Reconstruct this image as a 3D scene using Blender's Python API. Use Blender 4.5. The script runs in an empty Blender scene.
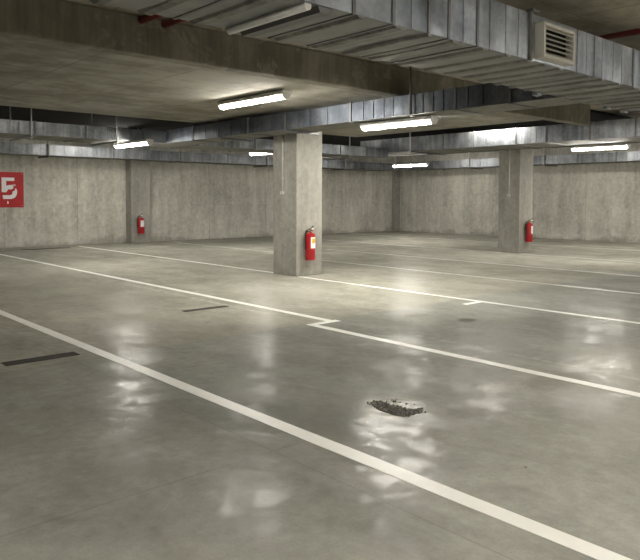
import bpy, bmesh, math, random
from mathutils import Vector, Matrix
random.seed(7)
EXPOSURE = 2.53
# unseen lamps, most added only for brightness: x, y, height, height they hang from
ADDED_LAMPS = [(9.0,7.9,2.91,2.996),(14.2,9.7,3.325,3.387),(20.5,5.0,2.6,3.39),(1.5,15.6,2.6,3.34),(8.6,17.6,3.22,3.34),(19.6,9.3,3.25,3.34),(19.4,16.4,3.22,3.34),(2.6,-3.0,2.6,3.39),(9.5,-2.5,2.6,3.39),(15.3,-1.5,2.69,2.78),(-3.5,-2.5,2.6,3.39),(20.0,2.5,2.6,3.39),(12.0,-5.5,2.6,3.39),(5.0,-6.5,2.6,3.39),(19.5,-1.0,2.6,3.39),(12.6,.6,2.6,3.39),(8.5,-.2,2.6,3.39),(-2.0,2.2,2.6,3.39),(5.4,.6,2.6,3.39),(1.8,-.9,2.6,3.39)]
scn = bpy.context.scene
COL = scn.collection
PI = math.pi

# ------------------------------------------------------------------ helpers
class MB:
    """collects shapes, then links them as one mesh object"""
    def __init__(self): self.bm = bmesh.new()
    def face(self, pts, smooth=False):
        f = self.bm.faces.new([self.bm.verts.new(p) for p in pts]); f.smooth = smooth; return f
    def box(self, a, b, bevel=0.0, seg=2):
        x0, y0, z0 = a; x1, y1, z1 = b
        v = [self.bm.verts.new(p) for p in ((x0,y0,z0),(x1,y0,z0),(x1,y1,z0),(x0,y1,z0),(x0,y0,z1),(x1,y0,z1),(x1,y1,z1),(x0,y1,z1))]
        fs = [self.bm.faces.new([v[i] for i in q]) for q in ((0,3,2,1),(4,5,6,7),(0,1,5,4),(1,2,6,5),(2,3,7,6),(3,0,4,7))]
        if bevel:
            es = list({e for f in fs for e in f.edges})
            bmesh.ops.bevel(self.bm, geom=es, offset=bevel, segments=seg, affect='EDGES', profile=0.5)
        return self
    def tube(self, pts, r, n=12, cap=True):
        pts = [Vector(p) for p in pts]; rings = []
        rs = r if isinstance(r, (list, tuple)) else [r]*len(pts)
        for i, p in enumerate(pts):
            d = (pts[min(i+1, len(pts)-1)] - pts[max(i-1, 0)]).normalized()
            up = Vector((0,0,1)) if abs(d.z) < .95 else Vector((1,0,0))
            u = d.cross(up).normalized(); w = d.cross(u)
            rings.append([self.bm.verts.new(p + (u*math.cos(2*PI*k/n) + w*math.sin(2*PI*k/n))*rs[i]) for k in range(n)])
        for a, b in zip(rings, rings[1:]):
            for k in range(n):
                f = self.bm.faces.new((a[k], a[(k+1)%n], b[(k+1)%n], b[k])); f.smooth = True
        if cap:
            self.bm.faces.new(rings[0]); self.bm.faces.new(list(reversed(rings[-1])))
        return self
    def lathe(self, prof, c=(0,0,0), n=32):
        rings = [[self.bm.verts.new((c[0]+r*math.cos(2*PI*k/n), c[1]+r*math.sin(2*PI*k/n), c[2]+z)) for k in range(n)] for r, z in prof]
        for a, b in zip(rings, rings[1:]):
            for k in range(n):
                f = self.bm.faces.new((a[k], a[(k+1)%n], b[(k+1)%n], b[k])); f.smooth = True
        self.bm.faces.new(list(reversed(rings[0]))); self.bm.faces.new(rings[-1])
        return self
    def prism(self, poly, axis, d0, d1):
        """poly of 2-D points; axis 'x','y' or 'z' is the extrusion direction"""
        def p3(a, b, d): return {'x': (d,a,b), 'y': (a,d,b), 'z': (a,b,d)}[axis]
        lo = [self.bm.verts.new(p3(a,b,d0)) for a,b in poly]; hi = [self.bm.verts.new(p3(a,b,d1)) for a,b in poly]
        self.bm.faces.new(lo); self.bm.faces.new(list(reversed(hi)))
        n = len(poly)
        for k in range(n): self.bm.faces.new((lo[k], hi[k], hi[(k+1)%n], lo[(k+1)%n]))
        return self
    def build(self, name, mat, parent=None, loc=None):
        me = bpy.data.meshes.new(name); bmesh.ops.recalc_face_normals(self.bm, faces=self.bm.faces[:])
        self.bm.to_mesh(me); self.bm.free(); me.materials.append(mat)
        o = bpy.data.objects.new(name, me); COL.objects.link(o)
        if parent: o.parent = parent
        if loc: o.location = loc
        return o

def tag(o, label=None, cat=None, group=None, kind=None):
    if label: o['label'] = label
    if cat: o['category'] = cat
    if group: o['group'] = group
    if kind: o['kind'] = kind
    return o
def empty(name, loc, label, cat, group=None, rz=0):
    o = bpy.data.objects.new(name, None); COL.objects.link(o); o.location = loc; o.rotation_euler = (0,0,rz); o.empty_display_size = .1
    return tag(o, label, cat, group)
def copy_tree(o, parent=None):
    c = o.copy(); COL.objects.link(c)
    if parent: c.parent = parent
    for ch in list(o.children): copy_tree(ch, c)
    return c

# ------------------------------------------------------------------ materials
class NT:
    def __init__(self, name):
        self.m = bpy.data.materials.new(name); self.m.use_nodes = True
        self.t = self.m.node_tree; self.t.nodes.clear()
        self.out = self.n('ShaderNodeOutputMaterial'); self.b = self.n('ShaderNodeBsdfPrincipled')
        self.l(self.b.outputs[0], self.out.inputs[0])
        self.co = self.n('ShaderNodeTexCoord').outputs['Object']
    def n(self, ty): return self.t.nodes.new(ty)
    def l(self, a, b): self.t.links.new(a, b)
    def setv(self, sock, v):
        if isinstance(v, bpy.types.NodeSocket): self.l(v, sock)
        else: sock.default_value = v
    def math(self, op, a, b=0.0, c=None, clamp=False):
        n = self.n('ShaderNodeMath'); n.operation = op; n.use_clamp = clamp
        self.setv(n.inputs[0], a); self.setv(n.inputs[1], b)
        if c is not None: self.setv(n.inputs[2], c)
        return n.outputs[0]
    def scale(self, s, loc=(0,0,0)):
        n = self.n('ShaderNodeMapping'); self.l(self.co, n.inputs[0]); n.inputs['Scale'].default_value = s; n.inputs['Location'].default_value = loc
        return n.outputs[0]
    def noise(self, sc, det=4, rough=.55, vec=None, dist=0.0):
        n = self.n('ShaderNodeTexNoise'); self.l(vec or self.co, n.inputs['Vector'])
        n.inputs['Scale'].default_value = sc; n.inputs['Detail'].default_value = det; n.inputs['Roughness'].default_value = rough; n.inputs['Distortion'].default_value = dist
        return n.outputs[0]
    def ramp(self, f, stops):
        n = self.n('ShaderNodeValToRGB'); self.l(f, n.inputs[0]); e = n.color_ramp.elements
        while len(e) < len(stops): e.new(.5)
        for k, (p, c) in enumerate(stops):
            e[k].position = p; e[k].color = (c, c, c, 1) if not isinstance(c, tuple) else (*c, 1)
        return n.outputs[0]
    def mix(self, f, a, b, mode='MIX'):
        n = self.n('ShaderNodeMix'); n.data_type = 'RGBA'; n.blend_type = mode
        self.setv(n.inputs[0], f)
        self.setv(n.inputs[6], (*a, 1) if isinstance(a, tuple) else a); self.setv(n.inputs[7], (*b, 1) if isinstance(b, tuple) else b)
        return n.outputs[2]
    def bump(self, h, dist, strength=1.0, normal=None):
        n = self.n('ShaderNodeBump'); self.l(h, n.inputs['Height']); n.inputs['Distance'].default_value = dist; n.inputs['Strength'].default_value = strength
        if normal: self.l(normal, n.inputs['Normal'])
        return n.outputs[0]
    def xyz(self):
        n = self.n('ShaderNodeSeparateXYZ'); self.l(self.co, n.inputs[0]); return n.outputs
    def line(self, coord, at, w):       # 1 inside |coord-at|<w
        return self.math('LESS_THAN', self.math('ABSOLUTE', self.math('SUBTRACT', coord, at)), w)
    def band(self, coord, a, b):        # 1 where a<coord<b
        return self.math('MULTIPLY', self.math('GREATER_THAN', coord, a), self.math('LESS_THAN', coord, b))
    def done(self, color=None, rough=None, normal=None, metal=None, **kw):
        for k, v in (('Base Color', color), ('Roughness', rough), ('Normal', normal), ('Metallic', metal)):
            if v is None: continue
            if isinstance(v, tuple): v = (*v, 1)
            self.setv(self.b.inputs[k], v)
        for k, v in kw.items(): self.setv(self.b.inputs[k.replace('_', ' ')], v)
        return self.m

def plain(name, c, rough=.5, metal=0.0, var=.12, sc=12):
    t = NT(name); n = t.noise(sc, 5)
    f = t.ramp(n, [(.3, 1-var), (.7, 1+var*.3)])
    return t.done(t.mix(1.0, c, f, 'MULTIPLY'), rough, t.bump(n, .0006), metal)

def concrete_wall(name, axis, joints, c_lo=(.382,.368,.318), c_hi=(.742,.719,.643), base=True, zj=(1.22,)):
    """poured wall: soft vertical runs, formwork joints, pin holes and pale salts near the floor; axis = running direction"""
    t = NT(name); x, y, z = t.xyz(); run = x if axis == 'x' else y
    big = t.noise(.55, 5, .6)
    runs = t.noise(1.0, 5, .65, t.scale((2.6, 2.6, .22)))
    fine = t.noise(9, 6, .7)
    mott = t.noise(4.2, 6, .75, t.scale((1, 1, .65)), .5)
    f = t.math('ADD', t.math('MULTIPLY', big, .24), t.math('ADD', t.math('MULTIPLY', runs, .28), t.math('ADD', t.math('MULTIPLY', mott, .24), t.math('MULTIPLY', fine, .24))))
    col = t.ramp(f, [(.415, c_lo), (.50, tuple((a+b)/2 for a, b in zip(c_lo, c_hi))), (.585, c_hi)])
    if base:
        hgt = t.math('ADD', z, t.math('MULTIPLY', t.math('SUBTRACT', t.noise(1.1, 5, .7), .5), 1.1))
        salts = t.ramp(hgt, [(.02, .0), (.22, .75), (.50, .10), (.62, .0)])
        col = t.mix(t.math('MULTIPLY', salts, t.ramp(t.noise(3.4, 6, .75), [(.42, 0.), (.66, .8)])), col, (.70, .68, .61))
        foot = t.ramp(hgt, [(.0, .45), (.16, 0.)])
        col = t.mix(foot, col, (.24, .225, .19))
    jl = None
    for j in joints:
        l = t.line(run, j, .012); jl = l if jl is None else t.math('MAXIMUM', jl, l)
    for j in zj:
        l = t.math('MULTIPLY', t.line(z, j, .006), .5); jl = l if jl is None else t.math('MAXIMUM', jl, l)
    if jl is not None: col = t.mix(t.math('MULTIPLY', jl, .35), col, (.16, .15, .125))
    pin = t.ramp(t.noise(38, 2, .4), [(.27, 1.), (.31, 0.)])
    col = t.mix(t.math('MULTIPLY', pin, .5), col, (.13, .12, .10))
    nb = t.bump(fine, .004, .6, t.bump(mott, .006, .5))
    return t.done(col, .86, nb)

def soffit_material(name, c_lo, c_hi):
    t = NT(name); x, y, z = t.xyz()
    f = t.math('ADD', t.math('MULTIPLY', t.noise(.8, 6, .65, t.scale((.6, 1.6, 1))), .6), t.math('MULTIPLY', t.noise(3.2, 6, .7), .4))
    col = t.ramp(f, [(.43, c_lo), (.57, c_hi)])
    bx = t.math('LESS_THAN', t.math('ABSOLUTE', t.math('SUBTRACT', t.math('FRACT', t.math('MULTIPLY', x, 1/1.25)), .5)), .010)
    by = t.math('LESS_THAN', t.math('ABSOLUTE', t.math('SUBTRACT', t.math('FRACT', t.math('MULTIPLY', t.math('ADD', y, .2), 1/2.5)), .5)), .003)
    # shutter boards differ a little in tone
    bd = t.n('ShaderNodeTexWhiteNoise'); bd.noise_dimensions = '2D'
    cm = t.n('ShaderNodeCombineXYZ'); t.l(t.math('FLOOR', t.math('ADD', t.math('MULTIPLY', x, 1/1.25), .5)), cm.inputs[0]); t.l(t.math('FLOOR', t.math('ADD', t.math('MULTIPLY', t.math('ADD', y, .2), 1/2.5), .5)), cm.inputs[1])
    t.l(cm.outputs[0], bd.inputs['Vector'])
    col = t.mix(.28, col, t.ramp(bd.outputs['Value'], [(0., .35), (1., 1.0)]), 'MULTIPLY')
    col = t.mix(t.math('MULTIPLY', t.math('MAXIMUM', bx, by), .5), col, (.12, .11, .085))
    return t.done(col, .9, t.bump(t.noise(14, 6, .7), .003, .5))

def beam_material():
    t = NT('beam_concrete')
    f = t.math('ADD', t.math('MULTIPLY', t.noise(1.0, 6, .7, t.scale((1.1, 1.1, .8))), .55), t.math('MULTIPLY', t.noise(1.0, 6, .65, t.scale((9, 9, .8))), .45))
    col = t.ramp(f, [(.38, (.126,.114,.084)), (.5, (.186,.170,.130)), (.61, (.264,.246,.196))])
    patch = t.ramp(t.noise(1.7, 7, .72, dist=.8), [(.54, 0.), (.60, .7)])
    col = t.mix(patch, col, (.31, .29, .235))
    return t.done(col, .9, t.bump(t.noise(11, 6, .7), .004, .6))

def floor_material():
    t = NT('floor_concrete'); x, y, z = t.xyz()
    big = t.noise(.42, 5, .6, dist=.4); mid = t.noise(1.5, 6, .68, t.scale((1.25, .8, 1)), .5); fine = t.noise(11, 6, .72); grain = t.noise(70, 3, .6)
    f = t.math('ADD', t.math('MULTIPLY', big, .32), t.math('ADD', t.math('MULTIPLY', mid, .36), t.math('ADD', t.math('MULTIPLY', fine, .22), t.math('MULTIPLY', grain, .10))))
    col = t.ramp(f, [(.40, (.240,.235,.206)), (.5, (.325,.319,.282)), (.60, (.425,.414,.366))])
    # cooler grey bay nearer, warmer and paler bay beyond the joint
    cool = t.math('MULTIPLY', t.band(y, 3.02, 5.86), t.math('GREATER_THAN', x, 2.34))
    col = t.mix(t.math('MULTIPLY', cool, .45), col, t.mix(1.0, col, (.88, .93, .94), 'MULTIPLY'))
    pale = t.math('GREATER_THAN', y, 5.86)
    col = t.mix(t.math('MULTIPLY', pale, .35), col, t.mix(1.0, col, (1.18, 1.14, 1.0), 'MULTIPLY'))
    # dark tyre-worn sweeps
    sweep = t.ramp(t.noise(.9, 6, .7, t.scale((1.6, .55, 1), (3, 1, 0)), .9), [(.46, 0.), (.74, .45)])
    col = t.mix(sweep, col, (.20, .19, .16))
    # saw-cut joints
    j = t.math('MULTIPLY', t.line(y, 3.02, .007), t.math('LESS_THAN', x, 2.62))
    for l in (t.line(y, 5.86, .008), t.line(x, 2.36, .006), t.math('MULTIPLY', t.line(y, -1.2, .007), 1.0), t.line(x, 13.9, .008), t.line(y, 13.1, .008)):
        j = t.math('MAXIMUM', j, l)
    col = t.mix(t.math('MULTIPLY', j, .22), col, (.12, .11, .09))
    # pale remains of an older bay line
    worn = t.math('MULTIPLY', t.line(x, 5.53, .018), t.band(y, 1.5, 4.6))
    worn = t.math('MAXIMUM', worn, t.math('MULTIPLY', t.line(x, 5.15, .045), t.band(y, 6.6, 10.6)))
    col = t.mix(t.math('MULTIPLY', worn, t.ramp(fine, [(.40, 0.), (.62, .6)])), col, (.58, .56, .50))
    # round stains
    def spot(cx, cy, rx, ry, wob=.45):
        dx = t.math('DIVIDE', t.math('SUBTRACT', x, cx), rx); dy = t.math('DIVIDE', t.math('SUBTRACT', y, cy), ry)
        r = t.math('SQRT', t.math('ADD', t.math('MULTIPLY', dx, dx), t.math('MULTIPLY', dy, dy)))
        return t.math('ADD', r, t.math('MULTIPLY', t.math('SUBTRACT', t.noise(9, 4, .6), .5), wob*2))
    for cx, cy, rx, ry, a in ((6.69, 4.80, .17, .12, .75), (6.5, 5.42, .2, .13, .45), (3.24, 1.93, .012, .012, .9), (7.6, 2.2, .9, .22, .35), (5.0, 2.7, .5, .2, .3)):
        col = t.mix(t.math('MULTIPLY', t.ramp(spot(cx, cy, rx, ry, .3), [(.6, 1.), (1.1, 0.)]), a), col, (.10, .09, .07))
    # scoured rings round the broken spot
    r = spot(3.50, 3.11, .34, .30, .16)
    rings = t.math('MULTIPLY', t.ramp(r, [(.4, 1.), (1.15, 0.)]), t.ramp(t.math('SINE', t.math('MULTIPLY', r, 30)), [(.2, .35), (.9, .85)]))
    col = t.mix(rings, col, (.52, .50, .44))
    # trowelled, part-sealed surface: the gloss comes and goes in patches
    gl = t.math('ADD', t.math('MULTIPLY', t.noise(1.9, 6, .72, t.scale((1, 1, 1), (5, 2, 0)), .8), .5), t.math('MULTIPLY', t.noise(6.5, 5, .7, dist=.5), .5))
    rough = t.ramp(gl, [(.34, FR[0]), (.48, FR[1]), (.62, FR[2])])
    nb = t.bump(t.noise(1.7, 2, .5), .006, .5, t.bump(t.noise(7.5, 4, .6, dist=.6), .0035, .6))
    sp = t.ramp(t.math('ADD', t.math('MULTIPLY', t.noise(6.5, 7, .78, t.scale((1, .8, 1), (2, 7, 0)), .8), .62), t.math('MULTIPLY', t.noise(1.1, 4, .6), .38)), [(.43, .03), (.50, .12), (.57, .48)])
    # bare matte concrete where the seal is worn away, sealed and glossy elsewhere
    df = t.n('ShaderNodeBsdfDiffuse'); t.l(col, df.inputs['Color']); t.l(nb, df.inputs['Normal'])
    mx = t.n('ShaderNodeMixShader'); t.l(sp, mx.inputs[0]); t.l(df.outputs[0], mx.inputs[1]); t.l(t.b.outputs[0], mx.inputs[2])
    m = t.done(col, rough, nb, Specular_IOR_Level=.5); t.l(mx.outputs[0], t.out.inputs[0])
    return m
FR = (.22, .24, .262)

def paint_material(name='white_line_paint', c0=(.84,.825,.77), c1=(.90,.885,.83)):
    t = NT(name)
    f = t.ramp(t.noise(3.2, 6, .7), [(.35, c0), (.65, c1)])
    wear = t.ramp(t.noise(16, 6, .75, dist=.4), [(.22, .5), (.28, 0.)])
    return t.done(t.mix(wear, f, (.36, .34, .29)), .42, t.bump(t.noise(30, 4), .001, .5))

def zinc_material(name, c_lo, c_hi, rough=.36, bump=.012, streak=.55, grime_f=.45):
    t = NT(name); v = t.n('ShaderNodeTexVoronoi'); t.l(t.co, v.inputs['Vector']); v.inputs['Scale'].default_value = 26
    big = t.noise(1.3, 5, .65)
    col = t.mix(.25, t.ramp(big, [(.35, c_lo), (.65, c_hi)]), t.ramp(v.outputs['Color'], [(.2, .25), (.8, .75)]), 'SOFT_LIGHT')
    st = t.ramp(t.noise(1.0, 4, .7, t.scale((6.5, 6.5, .35))), [(.38, .62), (.5, 1.0), (.60, 1.45)])
    col = t.mix(streak, col, st, 'MULTIPLY')
    grime = t.ramp(t.noise(2.2, 6, .72, t.scale((1, 1, .5))), [(.50, 0.), (.75, grime_f)])
    col = t.mix(grime, col, (.20, .195, .18))
    ro = t.ramp(t.noise(3.5, 6, .7), [(.3, rough-.08), (.7, rough+.12)])
    return t.done(col, ro, t.bump(t.noise(2.4, 3, .5), bump, .6, t.bump(t.noise(20, 3), .0015, .5)), .92)

def emit_material(name, c, s):
    t = NT(name); return t.done((.9,.9,.88), .4, Emission_Color=(*c, 1), Emission_Strength=s)

M_floor = floor_material()
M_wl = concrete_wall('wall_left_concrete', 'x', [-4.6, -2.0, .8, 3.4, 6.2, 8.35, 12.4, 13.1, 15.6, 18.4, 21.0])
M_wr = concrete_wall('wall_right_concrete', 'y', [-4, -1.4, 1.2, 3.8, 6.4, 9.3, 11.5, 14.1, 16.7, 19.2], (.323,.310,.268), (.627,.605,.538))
M_colm = concrete_wall('column_concrete', 'x', [], (.236,.229,.200), (.420,.406,.360), base=False, zj=())
M_soffit = soffit_material('soffit_concrete', (.198,.183,.143), (.362,.343,.281))
M_ceil = soffit_material('ceiling_concrete', (.258,.229,.173), (.437,.397,.314))
M_beam = beam_material()
M_paint = paint_material(); M_paint_old = paint_material('old_line_paint', (.42,.41,.375), (.60,.585,.54))
M_zinc = zinc_material('galvanised_sheet', (.21,.232,.262), (.385,.415,.455), .37, .03, .25, .15)
M_zincd = zinc_material('weathered_galvanised_sheet', (.170,.181,.197), (.357,.374,.395), .46, .025)
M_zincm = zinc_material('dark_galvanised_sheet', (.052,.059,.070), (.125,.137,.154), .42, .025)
M_dusty_big = plain('ribbed_sheet_underside', (.225,.23,.222), .48, .45, .3, 3)
M_dusty = plain('dusty_sheet_underside', (.20,.194,.172), .85, .05, .3, 4)
M_zincb = zinc_material('dull_galvanised_sheet', (.144,.142,.133), (.225,.222,.209), .55, .006)
M_flange = plain('flange_steel', (.16,.16,.16), .5, .8)
M_rod = plain('zinc_rod', (.66,.66,.64), .5, .3)
M_red = plain('red_paint', (.42,.010,.014), .34, 0, .12, 6)
M_sign = plain('sign_red', (.52,.010,.013), .5, 0, .2, 5)
M_white = plain('white_vinyl', (.93,.91,.92), .5, 0, .04)
M_pink = plain('worn_pink_vinyl', (.72,.42,.42), .6)
M_pipe = plain('pipe_red', (.19,.014,.013), .45, 0, .2)
M_black = plain('black_plastic', (.025,.025,.025), .45)
M_brass = plain('brass', (.55,.40,.16), .35, .9)
M_yel = plain('label_yellow', (.80,.50,.06), .5)
M_cream = plain('cream_enamel', (.50,.485,.43), .5, 0, .1)
M_dark = plain('dark_interior', (.02,.02,.02), .8)
M_house = plain('light_housing', (.66,.64,.60), .45)
M_drain = plain('dark_iron', (.062,.057,.050), .75, 0, .3)
M_drain.node_tree.nodes['Principled BSDF'].inputs['Specular IOR Level'].default_value = .15
M_rub = plain('dark_rubble', (.20,.19,.165), .95, 0, .75, 45)
M_recess_shade = plain('recess_shade', (.014,.0135,.013), .95, 0, .4, 3); M_recess_shade.node_tree.nodes['Principled BSDF'].inputs['Specular IOR Level'].default_value = .05  # near-black colour that paints in the shade of the ceiling recess
LIGHT_C = (1.0, .96, .88); LIGHT_S = 21.0
M_emit = emit_material('lit_tube_diffuser', LIGHT_C, LIGHT_S)

# ------------------------------------------------------------------ room shell
XL, XR, YN, YF, ZC = -9.0, 23.0, -9.0, 20.45, 3.39
ZS, YB, YE, XE = 2.98, 6.68, 12.1, 12.1
def struct(o, label=None, cat=None, group=None): return tag(o, label, cat, group, 'structure')
struct(MB().box((XL,YN,-.2), (XR,YF,0)).build('floor', M_floor))
struct(MB().box((XL-.2,YN-.2,ZC), (XR+.2,YF+.2,ZC+.25)).build('ceiling', M_ceil))
struct(MB().box((XL-.2,YF,-.2), (XR+.2,YF+.25,ZC)).build('wall_left', M_wl))
struct(MB().box((XR,YN-.2,-.2), (XR+.25,YF,ZC)).build('wall_right', M_wr))
struct(MB().box((XL-.25,YN-.2,-.2), (XL,YF,ZC)).build('wall_rear', M_wr))
struct(MB().box((XL,YN-.25,-.2), (XR,YN,ZC)).build('wall_near', M_wl))
struct(MB().box((XL,YE+.02,ZC-.05), (XR,YF,ZC-.001)).box((XE+.02,YB+.3,ZC-.05), (XR,YE+.02,ZC-.001)).build('ceiling', M_recess_shade))  # dark sheet added under the ceiling, standing in for shade above the ducts
# deep beam with the dropped slab behind it
struct(MB().box((XL,YB+.20,ZS+.016), (XE,YE,ZC), .012).build('dropped_slab', M_soffit), 'pale flat dropped concrete slab carrying the long lamp, behind the deep beam', 'ceiling slab')
bm_ = MB().box((XL,YB,ZS), (13.5,YB+.20,ZC), .018)
struct(bm_.build('beam', M_beam), 'deep dark stained concrete beam across the upper left', 'beam')
# corner nib
struct(MB().box((XR-.26,YF-.26,0), (XR,YF,2.95), .015).build('trim_1', M_colm))

def column(x0, y0, x1, y1, z1, label):
    bm = MB().box((0,0,0), (x1-x0,y1-y0,z1), .014)
    o = bm.build('column', M_colm, None, (x0,y0,0))
    return struct(o, label, 'column', 'square concrete columns')
column(8.03, 9.58, 8.67, 10.28, ZS+.01, 'square concrete column in the middle of the floor under the duct')
column(16.1, 9.90, 16.77, 10.56, ZC, 'square concrete column on the right, before the far wall')
column(9.94, 20.08, 10.62, 20.46, ZC, 'shallow concrete pier built against the wall beside the red sign')

# ------------------------------------------------------------------ floor markings
def line_mark(x0, x1, y0, y1, label, extra=None, mat=None):
    bm = MB(); z = .0025
    n = max(2, int(abs(y1-y0)/.5)); 
    pts_l, pts_r = [], []
    for i in range(n+1):
        y = y0+(y1-y0)*i/n
        pts_l.append((x0+random.uniform(-.004,.004), y)); pts_r.append((x1+random.uniform(-.004,.004), y))
    bm.prism(pts_l+list(reversed(pts_r)), 'z', .0002, z)
    if extra:
        for e in extra: bm.prism([(e[0],e[2]),(e[1],e[2]),(e[1],e[3]),(e[0],e[3])], 'z', .0002, z+.0002)
    return tag(bm.build('parking_line', mat or M_paint), label, 'parking line', 'white painted bay lines')
line_mark(2.612, 2.722, -4, 15.5, 'broad white line crossing the foreground floor from edge to edge')
line_mark(5.36, 5.46, 5.80, 19.1, 'white line from the left edge ending level with the small L-shaped corner')
line_mark(5.03, 5.13, -4, 5.84, 'white line to the right starting at an L-shaped corner mid floor', [(5.13, 5.5, 5.74, 5.84)])
line_mark(8.01, 8.10, -4, 9.55, 'white line running right from the foot of the middle column', [(7.65, 8.01, 5.49, 5.58)])
line_mark(8.06, 8.15, 10.27, 19.8, 'white line running left behind the middle column to the wall')
line_mark(11.14, 11.24, 13.0, 19.4, 'short white line beyond the shallow pier, left of the middle column', mat=M_paint_old)
line_mark(10.54, 10.64, -4, 12.4, 'first white line behind the middle column, on its right', mat=M_paint_old)
line_mark(12.97, 13.07, -4, 14.2, 'second white line behind the middle column, on its right', mat=M_paint_old)
line_mark(15.86, 15.96, -4, 17.6, 'white line passing just before the foot of the right column', mat=M_paint_old)
line_mark(19.5, 19.6, -4, 19.2, 'farthest white line, close to the far right wall', mat=M_paint_old)

# ------------------------------------------------------------------ drain strips
def drain(x0, x1, y0, y1, label):
    r = empty('drain_strip', ((x0+x1)/2, (y0+y1)/2, 0), label, 'drain', 'dark drain strips in the floor')
    w, d = (x1-x0)/2, (y1-y0)/2
    f = MB()
    for a, b in (((-w,-d,.0003),(w,-d+.018,.006)), ((-w,d-.018,.0003),(w,d,.006)), ((-w,-d+.018,.0003),(-w+.018,d-.018,.006)), ((w-.018,-d+.018,.0003),(w,d-.018,.006))):
        f.box(a, b, .0015, 1)
    f.build('frame', M_drain, r)
    g = MB(); n = 3
    for k in range(n):
        y = -d+.022+(2*d-.044)*k/n; g.box((-w+.02, y, .0003), (w-.02, y+(2*d-.044)/n-.005, .0048), .001, 1)
    g.build('grate', M_drain, r)
drain(1.84, 2.49, 6.075, 6.22, 'near dark strip in the floor beside the broad white line')
drain(4.44, 5.10, 7.49, 7.59, 'dark strip in the floor mid left, beyond the broad line')
drain(6.30, 7.66, 19.27, 19.42, 'long thin dark strip at the foot of the wall under the sign')

# broken spot: shallow dark hollow filled with chips
PATCH = [(3.446,3.292),(3.519,3.276),(3.52,3.136),(3.526,3.004),(3.627,2.958),(3.545,2.896),(3.398,2.914),(3.36,3.01),(3.371,3.159)]
pt = empty('floor_patch', (3.46,3.10,0), 'crescent of dark crumbled concrete broken out of the foreground floor', 'floor damage')
def inside(x, y, poly):
    c = False; j = len(poly)-1
    for i in range(len(poly)):
        (xi,yi),(xj,yj) = poly[i], poly[j]
        if (yi>y) != (yj>y) and x < (xj-xi)*(y-yi)/(yj-yi)+xi: c = not c
        j = i
    return c
rub = MB(); cnt = 0
while cnt < 420:
    x = random.uniform(3.34,3.65); y = random.uniform(2.88,3.31)
    if not inside(x, y, PATCH): 
        if x < 3.40 or random.random() > .04: continue
    cnt += 1; s = random.uniform(.004,.012)
    bmesh.ops.create_icosphere(rub.bm, subdivisions=1, radius=s, matrix=Matrix.Translation((x-3.46,y-3.10,s*.45)) @ Matrix.Rotation(random.uniform(0,6),4,'X') @ Matrix.Diagonal((1,random.uniform(.6,1),random.uniform(.5,.8),1)))
tag(rub.build('rubble', M_rub, pt), kind='stuff')
MB().prism([((x-3.46)*.96, (y-3.10)*.96) for x, y in PATCH], 'z', .0002, .0022).build('hollow', M_drain, pt)

# ------------------------------------------------------------------ ducts
def ring(bm, ax, a0, a1, b0, b1, z0, z1, out):
    def bx(p0, p1, q0, q1, r0, r1):
        if ax == 'x': bm.box((p0,q0,r0),(p1,q1,r1))
        else: bm.box((q0,p0,r0),(q1,p1,r1))
    bx(a0,a1, b0-out,b0+.004, z0-out,z1+out); bx(a0,a1, b1-.004,b1+out, z0-out,z1+out)
    bx(a0,a1, b0+.004,b1-.004, z0-out,z0+.004); bx(a0,a1, b0+.004,b1-.004, z1-.004,z1+out)
M_under = None
def duct_sheet(bm, ax, a0, a1, b0, b1, z0, z1, stops, amp):
    """sheet panels between the stops, each pressed in or out a little"""
    def P(a, b, z): return (a,b,z) if ax == 'x' else (b,a,z)
    st = [a0]+sorted(s for s in stops if a0+.02 < s < a1-.02)+[a1]
    NU, NV = 6, 4
    for s0, s1 in zip(st, st[1:]):
        for side in range(4):
            k = random.uniform(-1,1)*amp*min(1,(s1-s0)/.4)
            tilt = random.uniform(-1,1)*amp*.6
            g = []
            for i in range(NU+1):
                u = i/NU; row = []
                for j in range(NV+1):
                    v = j/NV; d = k*math.sin(PI*u)*math.sin(PI*v)+tilt*math.sin(2*PI*u)*math.sin(PI*v)
                    a = s0+(s1-s0)*u
                    if side == 0: p = P(a, b0-d, z0+(z1-z0)*v)
                    elif side == 1: p = P(a, b1+d, z0+(z1-z0)*v)
                    elif side == 2: p = P(a, b0+(b1-b0)*v, z0-d)
                    else: p = P(a, b0+(b1-b0)*v, z1+d)
                    row.append(bm.bm.verts.new(p))
                g.append(row)
            for i in range(NU):
                for j in range(NV):
                    f = bm.bm.faces.new((g[i][j],g[i+1][j],g[i+1][j+1],g[i][j+1])); f.smooth = True; f.material_index = 1 if side == 2 else 0
    bm.face([P(a0,b0,z0),P(a0,b1,z0),P(a0,b1,z1),P(a0,b0,z1)]); bm.face([P(a1,b0,z0),P(a1,b1,z0),P(a1,b1,z1),P(a1,b0,z1)])
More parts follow.
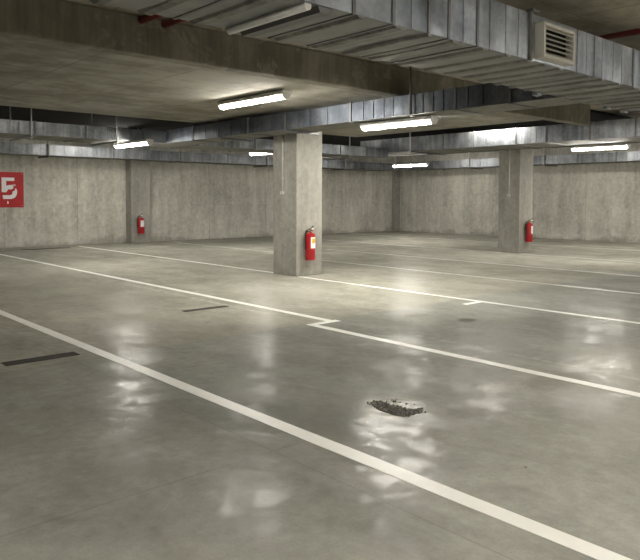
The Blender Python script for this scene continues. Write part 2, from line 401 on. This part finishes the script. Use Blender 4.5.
class Duct:
    def __init__(self, label, ax, a0, a1, b0, b1, z0, z1, flanges, seams, amp=.007, fl_out=.022, mat=None, seam_out=.008):
        base = ((a0+a1)/2, (b0+b1)/2, z0) if ax == 'x' else ((b0+b1)/2, (a0+a1)/2, z0)
        self.r = empty('air_duct', base, label, 'air duct', 'galvanised ducts under the ceiling'); self.o = Vector(base)
        self.ax = ax; self.v = (a0,a1,b0,b1,z0,z1)
        bm = MB(); duct_sheet(bm, ax, a0, a1, b0, b1, z0, z1, flanges+seams, amp)
        for s in seams:
            h = seam_out
            if ax == 'x': bm.box((s-.006,b0-h,z0-.001),(s+.006,b0+.003,z1)); bm.box((s-.006,b1-.003,z0-.001),(s+.006,b1+h,z1))
            else: bm.box((b0-h,s-.006,z0-.001),(b0+.003,s+.006,z1)); bm.box((b1-.003,s-.006,z0-.001),(b1+h,s+.006,z1))
        self.add('duct_body', bm, mat or M_zincd).data.materials.append(M_dusty_big if mat is M_zinc else M_dusty)
        for s in flanges:
            f = MB(); ring(f, ax, s-.014, s+.014, b0, b1, z0, z1, fl_out); self.add('flange', f, M_flange)
    def add(self, name, bm, m):
        o = bm.build(name, m, self.r); o.data.transform(Matrix.Translation(-self.o)); return o
    def rods(self, at, zt, sides=(0,1), r=.008, off=.02):
        a0,a1,b0,b1,z0,z1 = self.v
        for s in at:
            bar = MB()
            lo, hi = b0-.06, b1+.06
            if self.ax == 'x': bar.box((s-.02,lo,z0-.055),(s+.02,hi,z0-.023))
            else: bar.box((lo,s-.02,z0-.055),(hi,s+.02,z0-.023))
            self.add('hanger_bar', bar, M_flange)
            for k in sides:
                b = b0-.045 if k == 0 else b1+.045
                t = MB(); p = (s,b) if self.ax == 'x' else (b,s)
                t.tube([(p[0],p[1],z0-.07),(p[0],p[1],zt)], r, 8); self.add('hanger_rod', t, M_rod)

def frange(a, b, s, jit=.0):
    out = []
    while a < b: out.append(a+random.uniform(-jit,jit)); a += s
    return out

# the big duct across the top right
BX0, BX1 = -5.0, 14.47
fl = [-4.4,-2.9,-1.4,.1,1.3,2.30,3.09,3.47,3.85,4.08,4.44,7.22,8.7,10.2,11.7,13.2]
se = frange(-4.9, 3.0, .45)+[3.66,4.26,4.61,4.83,5.02,6.02,6.20,6.36,6.52,6.76,6.95]+frange(7.4,14.3,.22,.04)
big = Duct('large ribbed galvanised duct with a grille, crossing the top right overhead', 'x', BX0, BX1, 3.12, 4.00, 2.637, 3.03, fl, se, .014, .007, M_zinc, .005)
# pressed stiffener channels under it
x = -4.8; 
while x < 14.3:
    w = random.choice((.09,.11,.13))
    if not (2.66 < x < 2.98):
        s = MB(); s.prism([(x-w/2,2.637),(x-w/2+.03,2.620),(x+w/2-.03,2.620),(x+w/2,2.637)], 'y', 3.125, 3.995)
        big.add('stiffener', s, M_zincb)
    x += random.choice((.27,.32,.38))
s = MB(); s.tube([(2.72,3.14,2.622),(2.72,3.98,2.622)], .028, 14); big.add('round_stiffener', s, M_rod)
s = MB(); s.prism([(2.80,2.637),(2.82,2.60),(2.90,2.60),(2.92,2.637)], 'y', 3.14, 3.97); big.add('stiffener', s, M_flange)
big.rods([-3.6,-.6], ZC, (0,1))
for cx in (6.86, 8.55, 9.05, 10.0):      # little edge clamps on the far lower edge
    c = MB().box((cx-.05,3.985,2.60),(cx+.05,4.05,2.665),.006,1).box((cx-.10,4.0,2.655),(cx-.03,4.07,2.70),.004,1); big.add('clamp', c, M_zincd)
# grille with its collar
g = MB(); Y0, Y1 = 3.02, 3.125; X0, X1, Z0, Z1 = 5.26, 5.79, 2.655, 2.955
for a, b in (((X0,Y0,Z0),(X0+.03,Y1,Z1)), ((X1-.03,Y0,Z0),(X1,Y1,Z1)), ((X0+.03,Y0,Z0),(X1-.03,Y1,Z0+.03)), ((X0+.03,Y0,Z1-.03),(X1-.03,Y1,Z1))): g.box(a, b, .003, 1)
big.add('grille_frame', g, M_cream)
g = MB().box((X0+.03,Y1-.03,Z0+.03),(X1-.03,Y1-.02,Z1-.03)); big.add('grille_back', g, M_dark)
for k in range(6):
    z = Z0+.045+(Z1-Z0-.09)*k/5
    g = MB(); g.prism([(Y0+.004,z-.009),(Y0+.012,z-.013),(Y0+.05,z+.012),(Y0+.046,z+.018)], 'x', X0+.031, X1-.031); big.add('louvre', g, M_cream)
g = MB().box((5.17,3.09,2.63),(5.205,3.13,3.03),.004,1); big.add('grille_flange', g, M_zincb)
g = MB().box((5.16,3.07,3.03),(5.27,3.14,3.055),.004,1); big.add('bracket', g, M_flange)

# duct in front of the middle column
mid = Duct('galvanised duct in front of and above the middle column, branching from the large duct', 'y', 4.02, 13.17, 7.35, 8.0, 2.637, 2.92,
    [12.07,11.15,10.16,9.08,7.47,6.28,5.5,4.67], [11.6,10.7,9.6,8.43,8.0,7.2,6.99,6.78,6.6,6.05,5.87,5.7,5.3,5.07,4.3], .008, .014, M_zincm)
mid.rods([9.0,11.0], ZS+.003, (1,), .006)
r_ = MB().tube([(7.31,6.24,2.60),(7.31,6.24,ZC)], .012, 8); mid.add('hanger_rod', r_, M_flange)

# duct along the left, before the wall
b1 = Duct('galvanised duct at left crossing behind the lit slab, farther than the beam', 'x', -8.5, 14.48, 13.19, 14.30, 2.637, 2.89,
    frange(-8.1,3.6,.8)+[4.58,5.57,6.81,8.13,9.75,11.4,12.6,13.6], frange(-8.3,3.9,.27)+[4.1,4.3,4.75,4.9,5.0,5.13,5.25,5.4,5.8,6.03,6.3,7.21,7.6,8.6,9.03,9.31,9.45,9.6,9.9,10.08,10.25,10.7,11.0,12.0,13.1], .018, .014)
b1.rods([1.6,4.5,6.2,12.9], ZC, (0,1), .014)
# duct hugging the left wall
b2 = Duct('farthest galvanised duct, along the left wall above the red sign', 'x', -8.5, 21.75, 19.45, 20.2, 2.65, 2.95,
    frange(-8.0,5.8,1.3)+[7.13,9.08,11.38,13.22,14.9,16.4,17.9,19.4,20.9], frange(-8.3,6.0,.4)+[6.1,6.52,7.58,8.1,8.54,10.1,10.7,11.95,12.53,14.06,14.4,15.6,17.1,18.6,20.1], .014, .014)
b2.rods([3.6,7.12,14.92,18.8], ZC, (0,), .018)
# duct by the right column
a2 = Duct('bright galvanised duct passing over the right column', 'y', -6.0, 14.32, 14.5, 16.06, 2.78, 3.17,
    [-4.6,-3.1,-1.6,-.1,1.4,2.9,4.6,6.18,7.18,8.24,9.04,10.26,11.22,12.38,13.4], frange(-5.6,6.0,.42)+[6.5,6.7,6.95,7.37,7.6,7.8,8.5,8.8,9.5,9.9,10.7,11.8,12.9], .006, .016)
a2.rods([12.34], ZC, (0,), .022)
# duct along the right wall
a3 = Duct('galvanised duct along the right wall behind the right column', 'y', -6.0, 19.4, 21.8, 22.6, 2.68, 2.98,
    frange(-5,9,1.4)+[9.9,11.2,12.4,13.8,15.12,16.05,17.4,18.6], frange(-5.6,19,.45), .005, .014)
a3.rods([12.44,15.6], ZC, (0,), .02)

# ------------------------------------------------------------------ red pipes over the big duct
def pipe(x, y0, y1, z, r, label):
    o = MB().tube([(0,y0,0),(0,y1,0)], r, 16).tube([(0,y1-.5,0),(0,y1-.4,0)], r*1.22, 16).build('red_pipe', M_pipe, None, (x,0,z))
    tag(o, label, 'pipe', 'red pipes above the large duct')
pipe(3.44, -6, YB+.0, 3.34, .04, 'left of two short red pipe ends showing between beam and large duct')
pipe(3.71, -6, YB+.0, 3.34, .04, 'right of two short red pipe ends showing between beam and large duct')
pipe(7.75, -6, 4.4, 3.33, .035, 'dark red pipe under the ceiling at the right edge, above the duct')

# ------------------------------------------------------------------ lamps
def make_lamp(length=1.5):
    r = empty('ceiling_light', (0,0,0), 'x', 'light'); L = length/2
    MB().prism([(-.084,.004),(-.086,.03),(-.07,.062),(.07,.062),(.086,.03),(.084,.004)], 'y', -L, L).build('housing', M_house, r)
    d = MB(); d.prism([(.064*math.cos(PI+PI*k/8), .016+.066*math.sin(PI+PI*k/8)) for k in range(9)], 'y', -L+.03, L-.03)
    d.build('diffuser', M_emit, r)
    for s in (-1, 1):
        c = MB(); c.prism([(-.069,.016),(-.06,-.03),(-.03,-.053),(.03,-.053),(.06,-.03),(.069,.016)], 'y', s*(L-.03), s*(L+.004)); c.build('end_cap', M_house, r)
    return r
def lamp(x, y, z, top, label, length=1.5):
    r = make_lamp(length); r.location = (x,y,z); r['label'] = label; r['group'] = 'lit tube lamps'
    for s in (-.45, .45):
        if top-z-.062 > .004:
            MB().tube([(0,s*length,.06),(0,s*length,top-z)], .006, 8).build('hanger', M_rod, r)
    return r
lamp(6.07, 8.28, 2.91, ZS+.016, 'long lit tube lamp fixed to the dropped slab, before the middle column', 1.64)
lamp(7.60, 6.74, 2.56, 2.637, 'lit tube lamp hung under the duct, right of the middle column top', 1.40)
lamp(6.65, 13.34, 2.585, 2.637, 'short lit tube lamp at left, before the wall with the sign', 1.5)
lamp(16.9, 14.4, 2.545, ZC, 'small lit tube lamp farthest away, before the corner of the walls', 1.45)
lamp(15.85, 7.6, 2.69, 2.78, 'lit tube lamp at the right edge, beside the right column', 1.4)
lamp(11.5, 15.0, 2.725, ZC, 'barely visible lamp end at the left edge of the middle column', 1.5)
# unseen lamps added for brightness; wall shadow bands suggest a few by the ducts
for x, y, z, top in ADDED_LAMPS:
    if z > 2.8 or x == 1.5:
        r = lamp(x, y, z, top, 'unseen tube lamp up by the ducts, added for brightness', 1.5); r['group'] = 'unseen added lamps near the ducts'
    else:
        r = lamp(x, y, z, top, 'unseen tube lamp added for brightness on the near side of the car park', 1.5); r['group'] = 'added lamps out of view'

# ------------------------------------------------------------------ sign on the wall
sg = empty('sign', (6.352, YF-.012, 1.67), 'red square-cornered board with a worn white 5 on the wall', 'sign')
SK = .00310
MB().box((-.415,-.004,-.508),(.40,.012,.508),.003,1).build('panel', M_sign, sg)
def sp(px, py): return ((px-220)*SK+.42, (275.5-py)*.00318)
dg = MB()
for poly in ([(18,165),(130,165),(130,196),(58,196),(58,240),(74,234),(106,231),(120,238),(120,262),(101,273),(76,271),(66,285),(58,298),(18,298)],
             [(25,324),(92,325),(110,315),(114,292),(134,280),(139,262),(150,268),(156,292),(150,322),(134,346),(104,359),(30,359)]):
    dg.prism([sp(*p) for p in poly], 'y', -.007, -.0035)
dg.build('digit', M_white, sg)
MB().prism([sp(*p) for p in ((108,228),(132,221),(146,236),(128,247),(121,240))], 'y', -.0068, -.0035).build('worn_edge', M_pink, sg)
MB().prism([sp(*p) for p in ((67,376),(73,376),(78,398),(70,404),(64,398))], 'y', -.0068, -.0035).build('drip', M_white, sg)
for px, py in ((200,130),(202,418),(-28,130),(-28,418)):
    a, b = sp(px, py); o = MB().tube([(a,-.010,b),(a,-.003,b)], .011, 10).build('screw', M_rod, sg)

# ------------------------------------------------------------------ conduits on the columns
def conduit(x, y, z0, z1, label):
    r = empty('conduit', (x, y, z0), label, 'conduit', 'thin cable conduits on the columns')
    h = z1-z0
    MB().tube([(-.016,0,.03),(-.016,0,h)], .014, 10).build('pipe', M_rod, r)
    MB().box((-.05,-.04,-.02),(-.001,.04,.045),.006,2).build('end_box', M_rod, r)
    for k in (.25,.6):
        MB().box((-.026,-.026,h*k),(-.001,.026,h*k+.018),.003,1).build('clip', M_rod, r)
conduit(8.03, 9.97, 1.54, 2.637, 'thin grey conduit down the left face of the middle column')
conduit(16.1, 10.21, 1.54, 2.78, 'thin grey conduit down the left face of the right column')

# ------------------------------------------------------------------ fire extinguishers (front looks to -y, wall behind at +y)
def make_ext():
    r = empty('fire_extinguisher', (0,0,0), 'x', 'fire extinguisher', 'red fire extinguishers')
    R = .092
    prof = [(.05,.0),(R-.008,.0),(R,.008),(R,.02),(R-.004,.026),(R,.032),(R,.465)]
    prof += [(R*math.cos(a)+0*a, .465+.05*math.sin(a)) for a in [PI/2*k/7 for k in range(1,7)] if R*math.cos(a) > .026]
    prof += [(.026,.516),(.026,.53)]
    MB().lathe(prof).build('cylinder', M_red, r)
    MB().lathe([(R+.0015,.185),(R+.0025,.19),(R+.0025,.205),(R+.0015,.21)]).build('strap', M_red, r)
    MB().lathe([(.024,.528),(.024,.545),(.018,.548),(.018,.575),(.012,.58)], n=16).box((-.016,-.022,.555),(.016,.03,.585),.004,1).build('valve', M_brass, r)
    # label wrapped on the front
    def wrap(a0, a1, z0, z1, rr, n=12):
        b = MB()
        for k in range(n):
            t0, t1 = a0+(a1-a0)*k/n, a0+(a1-a0)*(k+1)/n
            b.face([(rr*math.cos(t0),rr*math.sin(t0),z0),(rr*math.cos(t1),rr*math.sin(t1),z0),(rr*math.cos(t1),rr*math.sin(t1),z1),(rr*math.cos(t0),rr*math.sin(t0),z1)], True)
        return b
    lab = wrap(math.radians(-118), math.radians(-42), .225, .43, R+.0012).build('paper_label', M_white, r)
    return r, R, wrap
def finish_ext(r, R, wrap, yellow):
    lab = [c for c in r.children if c.name.startswith('paper_label')][0]
    if yellow:
        wrap(math.radians(-112), math.radians(-58), .32, .405, R+.002).build('printed_panel', M_yel, lab)
    # carrying handle, squeeze lever and hose
    MB().prism([(.02,.560),(-.05,.566),(-.095,.556),(-.097,.546),(-.05,.553),(.02,.548)], 'x', -.011, .011).build('handle', M_black, r)
    MB().prism([(.025,.588),(-.03,.602),(-.065,.625),(-.100,.648),(-.104,.638),(-.065,.613),(-.03,.590),(.02,.578)], 'x', -.011, .011).build('lever', M_black, r)
    MB().box((-.02,-.085,.563),(.02,-.045,.60),.008,2).build('safety_tag', M_white, r)
    MB().tube([(-.016,.0,.565),(-.05,-.01,.575),(-.085,.0,.55),(-.10,.012,.50),(-.102,.02,.42),(-.100,.02,.30),(-.098,.02,.20)], .009, 8).build('hose', M_black, r)
    MB().box((-.03,.07,.30),(.03,.110,.50),.004,1).box((-.03,.02,.528),(.03,.110,.542),.003,1).build('wall_bracket', M_black, r)
for (x, y, z, rz, label, yel) in ((8.27, 9.58-.118, .302, -.12, 'fire extinguisher with yellow and white label on the middle column', True),
                             (16.42, 9.90-.118, .295, .0, 'fire extinguisher on the right column before the far wall', False),
                             (10.22, 20.08-.118, .30, -.05, 'fire extinguisher on the shallow pier against the wall, near the sign', False)):
    r, R, wrap = make_ext(); finish_ext(r, R, wrap, yel)
    r.location = (x, y, z); r['label'] = label
    # the bracket meets the column squarely; the cylinder hangs turned a little
    for c in r.children:
        if not c.name.startswith('wall_bracket'): c.data.transform(Matrix.Rotation(rz, 4, 'Z') @ Matrix.Diagonal((1.15 if x < 12 and y > 15 else 1.0, 1, 1, 1)))

# ------------------------------------------------------------------ world, camera, view
w = bpy.data.worlds.new('World'); scn.world = w; w.use_nodes = True
w.node_tree.nodes['Background'].inputs[0].default_value = (.9,.92,1,1); w.node_tree.nodes['Background'].inputs[1].default_value = .0
cam = bpy.data.cameras.new('Camera'); co = bpy.data.objects.new('Camera', cam); COL.objects.link(co)
f_px, cy = 675.0, 225.0
pitch = math.atan((225-198.5)/f_px); roll = math.radians(.2); yaw = math.radians(41.97)
F0 = Vector((math.sin(yaw), math.cos(yaw), 0)); R0 = Vector((math.cos(yaw), -math.sin(yaw), 0)); U0 = Vector((0,0,1))
F = F0*math.cos(pitch)-U0*math.sin(pitch); U1 = U0*math.cos(pitch)+F0*math.sin(pitch)
R = R0*math.cos(roll)+U1*math.sin(roll); U = U1*math.cos(roll)-R0*math.sin(roll)
co.matrix_world = Matrix(((R.x,U.x,-F.x,0),(R.y,U.y,-F.y,0),(R.z,U.z,-F.z,1.45),(0,0,0,1)))
cam.sensor_fit = 'HORIZONTAL'; cam.sensor_width = 36; cam.lens = f_px*36/640; cam.shift_y = -(280-cy)/640; cam.clip_start = .05; cam.clip_end = 200
scn.camera = co
scn.view_settings.view_transform = 'Standard'; scn.view_settings.look = 'None'; scn.view_settings.gamma = 1; scn.view_settings.use_curve_mapping = False
scn.view_settings.exposure = EXPOSURE
scn.cycles.use_denoising = True; scn.cycles.max_bounces = 10; scn.cycles.diffuse_bounces = 6; scn.cycles.glossy_bounces = 5; scn.cycles.sample_clamp_indirect = 8
